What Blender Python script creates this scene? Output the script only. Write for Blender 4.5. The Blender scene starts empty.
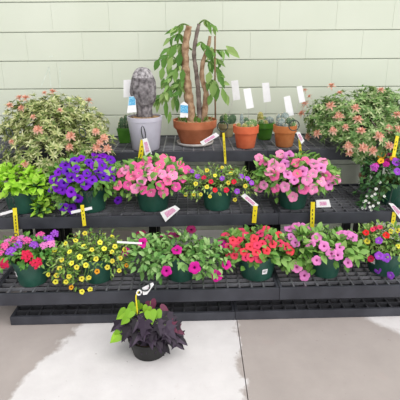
import bpy, math, random
from mathutils import Vector, Matrix, Quaternion
random.seed(7)
R = random.random
U = random.uniform
C = bpy.context.scene.collection
sc = bpy.context.scene
rad = math.radians
PI = math.pi

# ------------------------------------------------------------------ camera
CAM_H, PITCH, ROLL, FPX, PY = 1.425, rad(17), rad(-0.43), 420.0, 178.0
cam_d = bpy.data.cameras.new('camera')
cam = bpy.data.objects.new('camera', cam_d)
C.objects.link(cam)
sc.camera = cam
cam_d.sensor_width = 36
cam_d.lens = FPX / 400 * 36
cam_d.shift_y = -(200 - PY) / 400
cam_d.clip_start = 0.05
MC = Matrix.Translation((0, 0, CAM_H)) @ Matrix.Rotation(PI / 2 - PITCH, 4, 'X') @ Matrix.Rotation(ROLL, 4, 'Z')
cam.matrix_world = MC
EYE = Vector((0, 0, CAM_H))
M3 = MC.to_3x3()


def ray(px, py):
    return (M3 @ Vector(((px - 200) / FPX, -(py - PY) / FPX, -1))).normalized()


def at_y(px, py, Y):
    """the spot on the upright plane y = Y seen there"""
    d = ray(px, py)
    return EYE + d * (Y / d.y)


def at_z(px, py, z):
    d = ray(px, py)
    return EYE + d * ((z - CAM_H) / d.z)


def ppm(P):
    """photo pixels per metre at a point"""
    return FPX / -(MC.inverted() @ P).z


# ------------------------------------------------------------------ materials
def mat(name, col, rough=0.6, spec=0.3, trans=0.0, var=0.0, hue=0.0, noise=None, island=None, ramp=None, bump=None):
    m = bpy.data.materials.new(name)
    m.use_nodes = True
    nt = m.node_tree
    N, L = nt.nodes, nt.links
    b = N['Principled BSDF']
    b.inputs['Roughness'].default_value = rough
    b.inputs['Specular IOR Level'].default_value = spec
    src = None
    if island:                                   # each leaf its own tone
        g = N.new('ShaderNodeNewGeometry')
        r = N.new('ShaderNodeValToRGB')
        el = r.color_ramp.elements
        while len(el) < len(island):
            el.new(0.5)
        for i, c in enumerate(island):
            el[i].position = i / (len(island) - 1)
            el[i].color = (*c, 1)
        L.new(g.outputs['Random Per Island'], r.inputs[0])
        src = r.outputs[0]
    elif noise:
        t = N.new('ShaderNodeTexCoord')
        n = N.new('ShaderNodeTexNoise')
        n.inputs['Scale'].default_value = noise
        n.inputs['Detail'].default_value = 5
        r = N.new('ShaderNodeValToRGB')
        r.color_ramp.elements[0].position = 0.32
        r.color_ramp.elements[1].position = 0.68
        r.color_ramp.elements[0].color = (*ramp[0], 1)
        r.color_ramp.elements[1].color = (*ramp[1], 1)
        L.new(t.outputs['Object'], n.inputs['Vector'])
        L.new(n.outputs['Fac'], r.inputs[0])
        src = r.outputs[0]
        if bump:
            bp = N.new('ShaderNodeBump')
            bp.inputs['Strength'].default_value = bump
            bp.inputs['Distance'].default_value = 0.01
            L.new(n.outputs['Fac'], bp.inputs['Height'])
            L.new(bp.outputs[0], b.inputs['Normal'])
    if var or hue:
        o = N.new('ShaderNodeObjectInfo')
        h = N.new('ShaderNodeHueSaturation')
        mv = N.new('ShaderNodeMapRange')
        mv.inputs['To Min'].default_value = 1 - var
        mv.inputs['To Max'].default_value = 1 + var
        mh = N.new('ShaderNodeMapRange')
        mh.inputs['To Min'].default_value = 0.5 - hue
        mh.inputs['To Max'].default_value = 0.5 + hue
        L.new(o.outputs['Random'], mv.inputs['Value'])
        L.new(o.outputs['Random'], mh.inputs['Value'])
        L.new(mv.outputs[0], h.inputs['Value'])
        L.new(mh.outputs[0], h.inputs['Hue'])
        h.inputs['Color'].default_value = (*col, 1)
        if src:
            L.new(src, h.inputs['Color'])
        src = h.outputs[0]
    if src:
        L.new(src, b.inputs['Base Color'])
    else:
        b.inputs['Base Color'].default_value = (*col, 1)
    if trans:
        tr = N.new('ShaderNodeBsdfTranslucent')
        tr.inputs['Color'].default_value = (*col, 1)
        if src:
            L.new(src, tr.inputs['Color'])
        mx = N.new('ShaderNodeMixShader')
        mx.inputs[0].default_value = trans
        L.new(b.outputs[0], mx.inputs[1])
        L.new(tr.outputs[0], mx.inputs[2])
        L.new(mx.outputs[0], N['Material Output'].inputs[0])
    return m


def leafmat(name, *cols):
    return mat(name, cols[0], 0.5, 0.35, 0.25, island=cols)


M = {}
M['deck'] = mat('black_plastic_deck', (.05,) * 3, .34, .9, noise=9, ramp=((.08, .08, .09), (.19, .19, .21)))
M['rim'] = mat('black_plastic_rim', (.03,) * 3, .5, .4, noise=7, ramp=((.030, .031, .040), (.056, .058, .072)))
M['platform'] = mat('black_platform_plastic', (.03,) * 3, .4, .6, noise=9, ramp=((.03, .03, .035), (.07, .07, .08)))
M['leg'] = mat('black_plastic_leg', (.015,) * 3, .5, .3, noise=9, ramp=((.008, .008, .009), (.018, .018, .02)))
M['potgreen'] = mat('dark_green_plastic', (.016, .07, .045), .32, .5, noise=14, ramp=((.013, .065, .045), (.026, .098, .07)))
M['potblack'] = mat('black_nursery_plastic', (.012, .012, .012), .45, noise=14, ramp=((.01, .01, .01), (.02, .02, .02)))
M['soil'] = mat('potting_soil', (.05, .03, .02), .95, .1, noise=60, ramp=((.02, .012, .008), (.09, .06, .04)), bump=.6)
M['chips'] = mat('wood_chip_mulch', (.3, .17, .09), .9, .1, noise=70, ramp=((.10, .05, .025), (.55, .36, .2)), bump=.7)
M['sand'] = mat('pale_grit', (.5, .45, .3), .9, .1, noise=90, ramp=((.25, .2, .12), (.65, .58, .42)), bump=.7)
M['pebbles'] = mat('blue_white_pebbles', (.6, .65, .7), .8, .2, noise=80, ramp=((.12, .2, .32), (.85, .87, .9)), bump=.7)
M['wire'] = mat('green_wire', (.05, .08, .06), .45, .4, noise=30, ramp=((.03, .05, .04), (.08, .11, .09)))
M['hook'] = mat('dark_hook_plastic', (.02, .03, .03), .35, .5, noise=30, ramp=((.015, .022, .022), (.04, .05, .05)))
M['yellow'] = mat('yellow_tag', (.85, .68, .02), .5, .3, noise=20, ramp=((.8, .62, .015), (.88, .74, .04)))
M['card'] = mat('white_card', (.88, .87, .86), .5, .3, noise=25, ramp=((.84, .82, .84), (.92, .91, .92)))
M['print'] = mat('pink_print', (.75, .3, .5), .5, .3, noise=160, ramp=((.62, .2, .42), (.85, .55, .68)))
M['blue'] = mat('blue_print', (.02, .28, .62), .5, .3, noise=120, ramp=((.02, .3, .62), (.3, .65, .85)))
M['ink'] = mat('dark_ink', (.03, .03, .03), .6, noise=50, ramp=((.02, .02, .02), (.05, .05, .05)))
M['terracotta'] = mat('terracotta_clay', (.5, .17, .08), .75, .2, noise=12, ramp=((.38, .115, .05), (.55, .19, .095)))
M['orangepot'] = mat('orange_clay', (.7, .15, .06), .7, .2, noise=12, ramp=((.6, .11, .045), (.75, .19, .085)))
M['tanpot'] = mat('orange_brown_clay', (.55, .19, .06), .7, .2, noise=12, ramp=((.46, .14, .04), (.62, .24, .09)))
M['lavender'] = mat('lavender_glaze', (.5, .48, .56), .4, .5, noise=10, ramp=((.46, .44, .52), (.55, .53, .62)))
M['glazegreen'] = mat('green_glaze', (.06, .2, .02), .3, .5, noise=10, ramp=((.045, .16, .015), (.09, .26, .03)))
M['olivepot'] = mat('olive_tan_clay', (.34, .28, .15), .7, .2, noise=12, ramp=((.28, .23, .12), (.4, .34, .2)))
M['saucer'] = mat('pale_saucer', (.5, .47, .45), .6, .3, noise=20, ramp=((.42, .38, .36), (.6, .57, .55)))
M['cactusgrey'] = mat('grey_woolly_skin', (.3, .28, .29), .95, .1, noise=38, ramp=((.06, .052, .056), (.31, .285, .295)), bump=1)
M['wool'] = mat('white_wool', (.7, .68, .7), .95, .1, noise=60, ramp=((.12, .11, .115), (.5, .47, .485)), bump=1)
M['cactusgreen'] = mat('green_cactus_skin', (.1, .22, .06), .6, .3, noise=40, ramp=((.06, .15, .04), (.2, .32, .1)))
M['cactusdark'] = mat('dark_cactus_skin', (.06, .12, .06), .6, .3, noise=40, ramp=((.03, .08, .04), (.13, .2, .11)))
M['cactusolive'] = mat('golden_cactus_skin', (.3, .3, .08), .7, .2, noise=60, ramp=((.2, .2, .05), (.5, .45, .15)))
M['cactusblue'] = mat('blue_grey_cactus_skin', (.2, .26, .25), .7, .2, noise=50, ramp=((.12, .17, .17), (.36, .42, .4)))
M['spine'] = mat('pale_spines', (.6, .55, .4), .8, .1, noise=50, ramp=((.5, .45, .3), (.75, .7, .55)))
M['bark'] = mat('tan_bark', (.35, .22, .13), .9, .1, noise=30, ramp=((.2, .11, .06), (.5, .34, .22)), bump=.8)
M['barkgrey'] = mat('grey_bark', (.2, .16, .14), .9, .1, noise=30, ramp=((.1, .075, .065), (.3, .24, .21)), bump=.8)
M['cane'] = mat('brown_cane', (.2, .12, .06), .7, .2, noise=20, ramp=((.14, .08, .04), (.28, .18, .1)))
M['stem'] = mat('green_stem', (.12, .2, .04), .6, .2, noise=30, ramp=((.08, .15, .03), (.18, .27, .07)))
M['L_pet'] = leafmat('petunia_leaf', (.07, .20, .03), (.18, .38, .07), (.36, .56, .16))
M['L_mag'] = leafmat('pale_petunia_leaf', (.10, .27, .06), (.25, .47, .13), (.44, .64, .27))
M['L_cal'] = leafmat('calibrachoa_leaf', (.08, .2, .03), (.24, .41, .08), (.46, .58, .2))
M['L_lime'] = leafmat('lime_leaf', (.22, .48, .02), (.40, .72, .05), (.58, .84, .14))
M['L_vine'] = leafmat('lime_vine_leaf', (.17, .36, .015), (.32, .58, .04))
M['L_trail'] = leafmat('dark_trailing_leaf', (.03, .10, .03), (.07, .2, .06), (.15, .3, .1))
M['L_ver'] = leafmat('verbena_leaf', (.05, .19, .03), (.14, .36, .06), (.28, .5, .12))
M['L_shrub'] = leafmat('variegated_leaf', (.09, .16, .04), (.28, .36, .10), (.64, .64, .30), (.17, .25, .06), (.76, .74, .44), (.36, .44, .15))
M['L_shrub2'] = leafmat('variegated_green_leaf', (.10, .22, .06), (.24, .4, .12), (.6, .66, .36), (.16, .32, .09), (.32, .46, .15))
M['L_tall'] = leafmat('long_leaf', (.07, .19, .03), (.16, .33, .06), (.36, .5, .17))
M['L_purp'] = leafmat('purple_black_leaf', (.010, .007, .012), (.026, .015, .030), (.075, .05, .085))
M['L_wine'] = leafmat('wine_leaf', (.10, .015, .045), (.16, .03, .07))
M['salmon'] = mat('salmon_new_growth', (.72, .3, .2), .6, .2, .25, island=((.62, .26, .17), (.8, .42, .31), (.86, .6, .47)))
M['white_petal'] = mat('white_petal', (.85, .85, .82), .6, .2, .2, var=.05)


def petal(name, col, var=.14, hue=.012):
    return mat('petal_' + name, col, .55, .2, .2, var=var, hue=hue)


P = {
    'purple': petal('purple', (.185, .014, .54)), 'purple_t': petal('purple_throat', (.035, .006, .2)),
    'pink': petal('pink', (.88, .15, .36)), 'pink_t': petal('pink_throat', (.9, .55, .55)),
    'ltpink': petal('light_pink', (.9, .29, .54)), 'ltpink_t': petal('light_pink_throat', (.9, .68, .72)),
    'rose': petal('rose', (.86, .10, .38)),
    'magenta': petal('magenta', (.64, .012, .3)), 'magenta_t': petal('magenta_throat', (.22, .005, .12)),
    'dkmag': petal('dark_magenta', (.2, .005, .07)), 'dkmag_t': petal('dark_magenta_throat', (.06, .002, .03)),
    'red': petal('red', (.80, .055, .13)), 'red_t': petal('red_throat', (.6, .03, .06)),
    'crimson': petal('crimson', (.72, .012, .06)), 'crimson_t': petal('crimson_throat', (.55, .1, .12)),
    'lilac': petal('lilac', (.82, .25, .60)), 'lilac_t': petal('lilac_throat', (.5, .08, .3)),
    'violet': petal('violet', (.38, .07, .66)), 'violet_t': petal('violet_throat', (.6, .4, .7)),
    'orchid': petal('orchid', (.62, .08, .55)), 'orchid_t': petal('orchid_throat', (.75, .4, .7)),
    'yellow': petal('yellow', (.82, .72, .07)), 'yellow_t': petal('yellow_throat', (.45, .33, .02)),
    'orange': petal('orange', (.85, .4, .02)), 'orange_t': petal('orange_throat', (.25, .06, .01)),
    'white': M['white_petal'], 'white_t': petal('white_throat', (.7, .75, .4)),
}


# ------------------------------------------------------------------ mesh helpers
class MB:
    def __init__(s):
        s.v, s.f, s.m = [], [], []

    def add(s, vs, fs, mi=0):
        o = len(s.v)
        s.v += [tuple(x) for x in vs]
        for f in fs:
            s.f.append(tuple(i + o for i in f))
            s.m.append(mi)

    def box(s, lo, hi, mi=0):
        x0, y0, z0 = lo
        x1, y1, z1 = hi
        s.add([(x0, y0, z0), (x1, y0, z0), (x1, y1, z0), (x0, y1, z0), (x0, y0, z1), (x1, y0, z1), (x1, y1, z1), (x0, y1, z1)],
              [(0, 3, 2, 1), (4, 5, 6, 7), (0, 1, 5, 4), (1, 2, 6, 5), (2, 3, 7, 6), (3, 0, 4, 7)], mi)

    def tube(s, pts, rs, n=8, mi=0):
        pts = [Vector(p) for p in pts]
        if not isinstance(rs, (list, tuple)):
            rs = [rs] * len(pts)
        vs, fs = [], []
        up = Vector((.31, .2, .93))
        for i, p in enumerate(pts):
            d = (pts[min(i + 1, len(pts) - 1)] - pts[max(i - 1, 0)]).normalized()
            a = d.cross(up if abs(d.dot(up)) < .95 else Vector((1, 0, 0))).normalized()
            b = d.cross(a)
            for k in range(n):
                t = 2 * PI * k / n
                vs.append(p + (a * math.cos(t) + b * math.sin(t)) * rs[i])
        for i in range(len(pts) - 1):
            for k in range(n):
                k2 = (k + 1) % n
                fs.append((i * n + k, i * n + k2, (i + 1) * n + k2, (i + 1) * n + k))
        fs.append(tuple(range(n - 1, -1, -1)))
        fs.append(tuple((len(pts) - 1) * n + k for k in range(n)))
        s.add(vs, fs, mi)

    def lathe(s, prof, n=32, mi=0, c=(0, 0, 0), fn=None, cap0=True, cap1=False):
        vs, fs = [], []
        for r, z in prof:
            for k in range(n):
                t = 2 * PI * k / n
                rr = r * (fn(t, z) if fn else 1)
                vs.append((c[0] + rr * math.cos(t), c[1] + rr * math.sin(t), c[2] + z))
        for i in range(len(prof) - 1):
            for k in range(n):
                k2 = (k + 1) % n
                fs.append((i * n + k, i * n + k2, (i + 1) * n + k2, (i + 1) * n + k))
        if cap0:
            fs.append(tuple(range(n - 1, -1, -1)))
        if cap1:
            fs.append(tuple((len(prof) - 1) * n + k for k in range(n)))
        s.add(vs, fs, mi)

    def leaf(s, p, d, nrm, ln, w, bend=.25, mi=0, prof=(.3, 1, .75)):
        d = d.normalized()
        side = d.cross(nrm)
        if side.length < 1e-4:
            side = d.cross(Vector((.3, .9, .1)))
        side.normalize()
        n = side.cross(d).normalized()
        rows = []
        for t, wf in ((.0, prof[0] * .4), (.35, prof[1]), (.7, prof[2])):
            c = p + d * (ln * t) - n * (bend * ln * t * t)
            e = n * (w * .12 * wf)
            rows += [c - side * (w / 2 * wf) + e, c - n * .0 - e * .6, c + side * (w / 2 * wf) + e]
        rows.append(p + d * ln - n * (bend * ln))
        s.add(rows, [(0, 1, 4, 3), (1, 2, 5, 4), (3, 4, 7, 6), (4, 5, 8, 7), (6, 7, 9), (7, 8, 9)], mi)

    def mesh(s, name, mats, smooth=True):
        me = bpy.data.meshes.new(name)
        me.from_pydata(s.v, [], s.f)
        for m in (mats if isinstance(mats, (list, tuple)) else [mats]):
            me.materials.append(m)
        me.polygons.foreach_set('material_index', s.m)
        if smooth:
            me.polygons.foreach_set('use_smooth', [True] * len(s.f))
        me.update()
        return me

    def obj(s, name, mats, parent=None, smooth=True, loc=None):
        o = bpy.data.objects.new(name, s.mesh(name, mats, smooth))
        C.objects.link(o)
        if parent:
            o.parent = parent
        if loc is not None:
            o.location = loc
        return o


def rvec():
    while True:
        v = Vector((U(-1, 1), U(-1, 1), U(-1, 1)))
        if .05 < v.length < 1:
            return v.normalized()


def tag(o, label, cat, group=None, kind=None):
    if label:
        o['label'] = label
    if cat:
        o['category'] = cat
    if group:
        o['group'] = group
    if kind:
        o['kind'] = kind
    return o


def thing(name, loc, label, cat, group=None, rz=0):
    o = bpy.data.objects.new(name, None)
    o.empty_display_size = .05
    C.objects.link(o)
    o.location = loc
    o.rotation_euler = (0, 0, rz)
    return tag(o, label, cat, group)


# ------------------------------------------------------------------ setting
WALL_Y = 3.19


def wall_material():
    m = bpy.data.materials.new('painted_block_wall')
    m.use_nodes = True
    N, L = m.node_tree.nodes, m.node_tree.links
    b = N['Principled BSDF']
    b.inputs['Roughness'].default_value = .6
    t = N.new('ShaderNodeTexCoord')
    n1 = N.new('ShaderNodeTexNoise')
    n1.inputs['Scale'].default_value = 1.6
    n1.inputs['Detail'].default_value = 3
    L.new(t.outputs['Object'], n1.inputs['Vector'])
    r = N.new('ShaderNodeValToRGB')
    r.color_ramp.elements[0].position = .3
    r.color_ramp.elements[1].position = .7
    r.color_ramp.elements[0].color = (.62, .655, .54, 1)
    r.color_ramp.elements[1].color = (.68, .71, .60, 1)
    L.new(n1.outputs['Fac'], r.inputs[0])
    L.new(r.outputs[0], b.inputs['Base Color'])
    n2 = N.new('ShaderNodeTexNoise')
    n2.inputs['Scale'].default_value = 90
    L.new(t.outputs['Object'], n2.inputs['Vector'])
    bp = N.new('ShaderNodeBump')
    bp.inputs['Strength'].default_value = .12
    bp.inputs['Distance'].default_value = .004
    L.new(n2.outputs['Fac'], bp.inputs['Height'])
    L.new(bp.outputs[0], b.inputs['Normal'])
    return m


def build_wall():
    bm = MB()
    JZ, CH, BL, g = 1.352, .2, .405, .0052
    k0 = -7
    for k in range(k0, 9):
        z0, z1 = JZ + k * CH, JZ + (k + 1) * CH
        z0c = max(z0, 0)
        off = .575 if k % 2 else .372
        j = -9
        while True:
            x0 = off + j * BL
            if x0 > 3.2:
                break
            x1 = x0 + BL
            gv = .0006
            # face of the block with a chamfer down into the recessed joint
            a, d = .003, .005
            lo_z, hi_z = (z0c + g if z0c > 0 else 0), z1 - g
            vs = [(x0 + gv, WALL_Y, lo_z), (x1 - gv, WALL_Y, lo_z), (x1 - gv, WALL_Y, hi_z), (x0 + gv, WALL_Y, hi_z),
                  (x0, WALL_Y + d, lo_z - a), (x1, WALL_Y + d, lo_z - a), (x1, WALL_Y + d, hi_z + a), (x0, WALL_Y + d, hi_z + a)]
            bm.add(vs, [(0, 1, 2, 3), (0, 4, 5, 1), (1, 5, 6, 2), (2, 6, 7, 3), (3, 7, 4, 0)])
            j += 1
    bm.box((-3.6, WALL_Y + .006, 0), (3.7, WALL_Y + .2, JZ + 9 * CH), 1)
    mw = wall_material()
    mj = mat('mortar_joint', (.34, .38, .31), .8, .1, noise=8, ramp=((.22, .24, .2), (.32, .34, .28)))
    o = bm.obj('wall_back', [mw, mj], smooth=False)
    o['kind'] = 'structure'
    # faint scrape marks on the paint
    ms = mat('chalky_scuff', (.7, .74, .66), .8, .1, noise=40, ramp=((.58, .64, .54), (.76, .8, .72)))
    for pts in (((41, 87), (49, 67)), ((49, 67), (51, 87)), ((60, 66), (60, 88)), ((49, 57), (53, 56))):
        w = MB()
        a, c = [at_y(x, y, WALL_Y - .0006) for x, y in pts]
        s = Vector((c.z - a.z, 0, a.x - c.x)).normalized() * .0035
        w.add([a - s, a + s, c + s, c - s, a - s + Vector((0, .0006, 0)), a + s + Vector((0, .0006, 0)), c + s + Vector((0, .0006, 0)), c - s + Vector((0, .0006, 0))],
              [(0, 1, 2, 3), (0, 4, 5, 1), (1, 5, 6, 2), (2, 6, 7, 3), (3, 7, 4, 0)])
        o = w.obj('wall_scuff', ms, smooth=False)
        o['kind'] = 'structure'


def floor_material():
    m = bpy.data.materials.new('stained_concrete')
    m.use_nodes = True
    N, L = m.node_tree.nodes, m.node_tree.links
    b = N['Principled BSDF']
    b.inputs['Roughness'].default_value = .75
    t = N.new('ShaderNodeTexCoord')

    def noise(scale, detail=5, rough=.6):
        n = N.new('ShaderNodeTexNoise')
        n.inputs['Scale'].default_value = scale
        n.inputs['Detail'].default_value = detail
        n.inputs['Roughness'].default_value = rough
        L.new(t.outputs['Object'], n.inputs['Vector'])
        return n.outputs['Fac']

    def math_(op, a, c=None, clamp=False):
        n = N.new('ShaderNodeMath')
        n.operation = op
        n.use_clamp = clamp
        for i, v in enumerate((a, c)):
            if v is None:
                continue
            if isinstance(v, (int, float)):
                n.inputs[i].default_value = v
            else:
                L.new(v, n.inputs[i])
        return n.outputs[0]

    def mix(f, a, c):
        n = N.new('ShaderNodeMix')
        n.data_type = 'RGBA'
        if isinstance(f, (int, float)):
            n.inputs[0].default_value = f
        else:
            L.new(f, n.inputs[0])
        for i, v in ((6, a), (7, c)):
            if isinstance(v, tuple):
                n.inputs[i].default_value = (*v, 1)
            else:
                L.new(v, n.inputs[i])
        return n.outputs[2]

    sep = N.new('ShaderNodeSeparateXYZ')
    L.new(t.outputs['Object'], sep.inputs[0])
    X, Y = sep.outputs[0], sep.outputs[1]
    wob = math_('MULTIPLY', math_('SUBTRACT', noise(7), .5), .22)
    Xw = math_('ADD', X, wob)
    # paler area of slab between two ragged edges, and a paler corner far right
    e1 = math_('MULTIPLY', math_('SUBTRACT', math_('ADD', Xw, math_('MULTIPLY', math_('SUBTRACT', Y, 1.9), -.35)), FL), 30, True)
    e2 = math_('MULTIPLY', math_('SUBTRACT', FR, Xw), 40, True)
    e3 = math_('MULTIPLY', math_('SUBTRACT', math_('ADD', Xw, math_('MULTIPLY', math_('SUBTRACT', Y, 1.9), .9)), FC), 18, True)
    pale = math_('MAXIMUM', math_('MULTIPLY', e1, e2), e3)
    base = mix(noise(5), (.32, .28, .265), (.45, .395, .375))
    white = mix(noise(9), (.58, .55, .555), (.76, .73, .735))
    col = mix(pale, base, white)
    # dark specks and faint pinkish scrapes
    sp = math_('MULTIPLY', math_('SUBTRACT', noise(38, 3), .69), 14, True)
    col = mix(math_('MULTIPLY', sp, .55), col, (.16, .10, .09))
    st = math_('MULTIPLY', math_('SUBTRACT', noise(3.1, 8, .75), .58), 9, True)
    col = mix(math_('MULTIPLY', st, .28), col, (.42, .30, .28))
    L.new(col, b.inputs['Base Color'])
    bp = N.new('ShaderNodeBump')
    bp.inputs['Strength'].default_value = .25
    bp.inputs['Distance'].default_value = .004
    L.new(noise(60), bp.inputs['Height'])
    L.new(bp.outputs[0], b.inputs['Normal'])
    return m


FL, FR, FC = at_z(66, 340, 0).x, at_z(239, 335, 0).x, at_z(388, 335, 0).x
build_wall()
fb = MB()
xs = [-4, at_z(239, 335, 0).x, 4]
for a, c in zip(xs, xs[1:]):
    fb.box((a + .002, -3, -.1), (c - .002, WALL_Y + .2, 0))
fo = fb.obj('floor', floor_material(), smooth=False)
fo['kind'] = 'structure'

# ------------------------------------------------------------------ step benches
YAW = rad(1.5)
ux, uy = Vector((math.cos(YAW), math.sin(YAW), 0)), Vector((-math.sin(YAW), math.cos(YAW), 0))
TIER = {1: (2.590, .81), 2: (2.270, .507), 3: (1.952, .208), 0: (1.975, .052)}
DEPTH = .54


def front_y(t, x):
    return TIER[t][0] + x * math.tan(YAW)


def bench(t, x0, x1, legs, label, rim=.07, leg_in=(.285, .49), leg_z=0.0):
    w = x1 - x0 - .0016
    xc = (x0 + x1) / 2
    yf, zt = TIER[t]
    o = thing('display_bench', (xc, yf + xc * math.tan(YAW), 0), label, 'bench', 'black step benches', YAW)
    b = MB()
    bd = .032 if t == 0 else .019                # depth of the grid bars
    n = round((w - .03) / .065)
    for i in range(1, n):
        x = -w / 2 + .015 + (w - .03) * i / n
        b.box((x - .0042, .015, zt - bd), (x + .0042, DEPTH - .015, zt - .0015))
    m = round((DEPTH - .03) / .0475)
    for i in range(1, m):
        y = .015 + (DEPTH - .03) * i / m
        b.box((-w / 2 + .015, y - .0045, zt - bd), (w / 2 - .015, y + .0045, zt - .0008))
    b.obj('grid_deck', M['platform' if t == 0 else 'deck'], o, smooth=False)
    r = MB()
    e = .006
    # rim: outward-sloping skirt with a small top lip
    for lo, hi in (((-w / 2, 0), (w / 2, .016)), ((-w / 2, DEPTH - .016), (w / 2, DEPTH)), ((-w / 2, .016), (-w / 2 + .016, DEPTH - .016)), ((w / 2 - .016, .016), (w / 2, DEPTH - .016))):
        r.box((lo[0], lo[1], zt - rim), (hi[0], hi[1], zt))
    rr = r.obj('skirt_rim', M['rim'], o, smooth=False)
    bv = rr.modifiers.new('bevel', 'BEVEL')
    bv.width = .0015
    bv.segments = 2
    h = .03
    for lx in legs:
        for ly in leg_in:
            g = MB()
            ztop = zt - bd - .0005
            for hw, za, zb in ((.027, leg_z, leg_z + .022), (.024, leg_z + .022, ztop)):
                g.box((lx - xc - hw, ly - hw, za), (lx - xc + hw, ly + hw, zb))
            lo = g.obj('leg', M['leg'], o, smooth=False)
    return o


S1, S2, S3, S0 = .43, .46, .42, .187
bench(1, S1 - 1.52, S1, (S1 - 1.46, S1 - .76, S1 - .05), 'black grid bench of the top tier, holding the clay bowl and the big grey cactus')
bench(1, S1, S1 + 1.52, (S1 + .05, S1 + .86, S1 + 1.46), 'black grid bench of the top tier, holding the shrub beside the orange-brown cactus pot')
bench(1, S1 - 3.04, S1 - 1.52, (S1 - 2.98, S1 - 2.28, S1 - 1.58), 'black grid bench of the top tier, at the end beyond the big cream-leaved shrub')
bench(2, S2 - 1.52, S2, (S2 - 1.47, S2 - .765, S2 - .05), 'black grid bench of the middle tier, under the purple and the pink petunias')
bench(2, S2, S2 + 1.22, (S2 + .05, S2 + .60, S2 + 1.17), 'black grid bench of the middle tier, half empty beside the white-flowered trailing basket')
bench(2, S2 - 3.04, S2 - 1.52, (S2 - 2.98, S2 - 2.28, S2 - 1.58), 'black grid bench of the middle tier, under the lime-green leafy basket')
bench(3, S3 - 1.52, S3, (S3 - 1.40, S3 - .70, S3 - .12), 'black grid bench of the lower tier, under the yellow, magenta and red baskets', leg_in=(.30, .46), leg_z=.052)
bench(3, S3, S3 + 1.52, (S3 + .12, S3 + .7, S3 + 1.4), 'black grid bench of the lower tier, under the lilac-pink basket', leg_in=(.30, .46), leg_z=.052)
bench(3, S3 - 3.04, S3 - 1.52, (S3 - 2.9, S3 - 2.2, S3 - 1.64), 'black grid bench of the lower tier, beyond the red and violet verbena basket', leg_in=(.30, .46), leg_z=0)
bench(0, S0 - 1.22, S0, (S0 - 1.16, S0 - .06), 'low black grid platform on the concrete behind the dark sweet potato vine', rim=.05, leg_in=(.05, .49))
bench(0, S0, S0 + 1.22, (S0 + .06, S0 + 1.16), 'low black grid platform on the concrete below the red and the lilac-pink baskets', rim=.05, leg_in=(.05, .49))
bench(0, S0 + 1.22, S0 + 2.44, (S0 + 1.28, S0 + 2.38), 'low black grid platform on the concrete below the last mixed basket', rim=.05, leg_in=(.05, .49))


# ------------------------------------------------------------------ flower shapes
def flower_mesh(name, rings, mats, n=20, lobes=5, notch=.16, ripple=.06, seed=0, tube=.55):
    """rings: (radius, height, material)"""
    rnd = random.Random(seed)
    ph = rnd.uniform(0, 6)
    b = MB()
    vs, fs, mi = [], [], []
    for ri, (r, z, m) in enumerate(rings):
        for k in range(n):
            t = 2 * PI * k / n
            w = r * r
            rr = r * (1 - notch * w * (1 - abs(math.cos(lobes * t / 2)) ** .6) + w * ripple * .5 * math.sin(3 * t + ph))
            zz = z + w * ripple * (math.sin(4 * t + ph) + rnd.uniform(-.7, .7))
            vs.append((rr * math.cos(t), rr * math.sin(t), zz))
        if ri:
            for k in range(n):
                k2 = (k + 1) % n
                fs.append(((ri - 1) * n + k, (ri - 1) * n + k2, ri * n + k2, ri * n + k))
                mi.append(m)
    o = len(b.v)
    b.add(vs, [])
    for f, m in zip(fs, mi):
        b.f.append(f)
        b.m.append(m)
    b.f.append(tuple(range(n)))
    b.m.append(rings[0][2])
    b.tube([(0, 0, rings[0][1] - .03), (0, 0, -tube)], [rings[1][0] * .9, .07], 7, 2)
    return b.mesh(name, mats)


def petunia(col, seed, eye=.22, throat=None):
    return flower_mesh('flower', [(.06, -.3, 1), (eye, -.1, 1), (.5, .02, 0), (.8, .06, 0), (1, -.02, 0)],
                       [P[col], P[throat or col + '_t'], M['stem']], seed=seed)


def verbena_head(col, seed, nf=13):
    rnd = random.Random(seed)
    b = MB()
    for i in range(nf):
        ph = i * 2.39996
        q = (i + .5) / nf
        rr = math.sqrt(q) * .85
        zz = .35 * (1 - q)
        nrm = Vector((rr * math.cos(ph) * .6, rr * math.sin(ph) * .6, .8)).normalized()
        c = Vector((rr * math.cos(ph), rr * math.sin(ph), zz))
        a = nrm.orthogonal().normalized()
        bb = nrm.cross(a)
        s0 = rnd.uniform(0, 6)
        vs = [c - nrm * .04]
        for k in range(10):
            t = s0 + 2 * PI * k / 10
            r = .34 if k % 2 == 0 else .22
            vs.append(c + (a * math.cos(t) + bb * math.sin(t)) * r + nrm * rnd.uniform(0, .06))
        b.add(vs, [(0, 1 + k, 1 + (k + 1) % 10) for k in range(10)], 0)
        b.add([c + (a * math.cos(t) + bb * math.sin(t)) * .06 + nrm * .01 for t in (0, 1.57, 3.14, 4.71)], [(0, 1, 2, 3)], 1)
    b.tube([(0, 0, .1), (0, 0, -.8)], .07, 6, 2)
    b.lathe([(.03, -.25), (.45, .0), (.3, .2)], 10, 2)
    return b.mesh('flower_head', [P[col], P[col + '_t'], M['stem']])


_fm = {}


def fmesh(kind, col):
    key = (kind, col)
    if key not in _fm:
        if kind == 'v':
            _fm[key] = [verbena_head(col, i + 3) for i in range(2)]
        elif kind == 'p':
            _fm[key] = [petunia(col, i + 11) for i in range(3)]
        elif kind == 'c':
            _fm[key] = [petunia(col, i + 31, .3) for i in range(2)]
    return random.choice(_fm[key])


THROAT_ALIAS = {'rose': 'pink_t'}
P['rose_t'] = P['pink_t']


# ------------------------------------------------------------------ baskets
def wire_ring(b, c, rx, rz, r=.0022, tilt=0, n=18, mi=0):
    pts = []
    for k in range(n + 1):
        t = 2 * PI * k / n
        x, z = rx * math.cos(t), rz * math.sin(t)
        pts.append(c + Vector((x * math.cos(tilt) - z * math.sin(tilt), 0, x * math.sin(tilt) + z * math.cos(tilt))))
    b.tube(pts, r, 6, mi)


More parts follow.
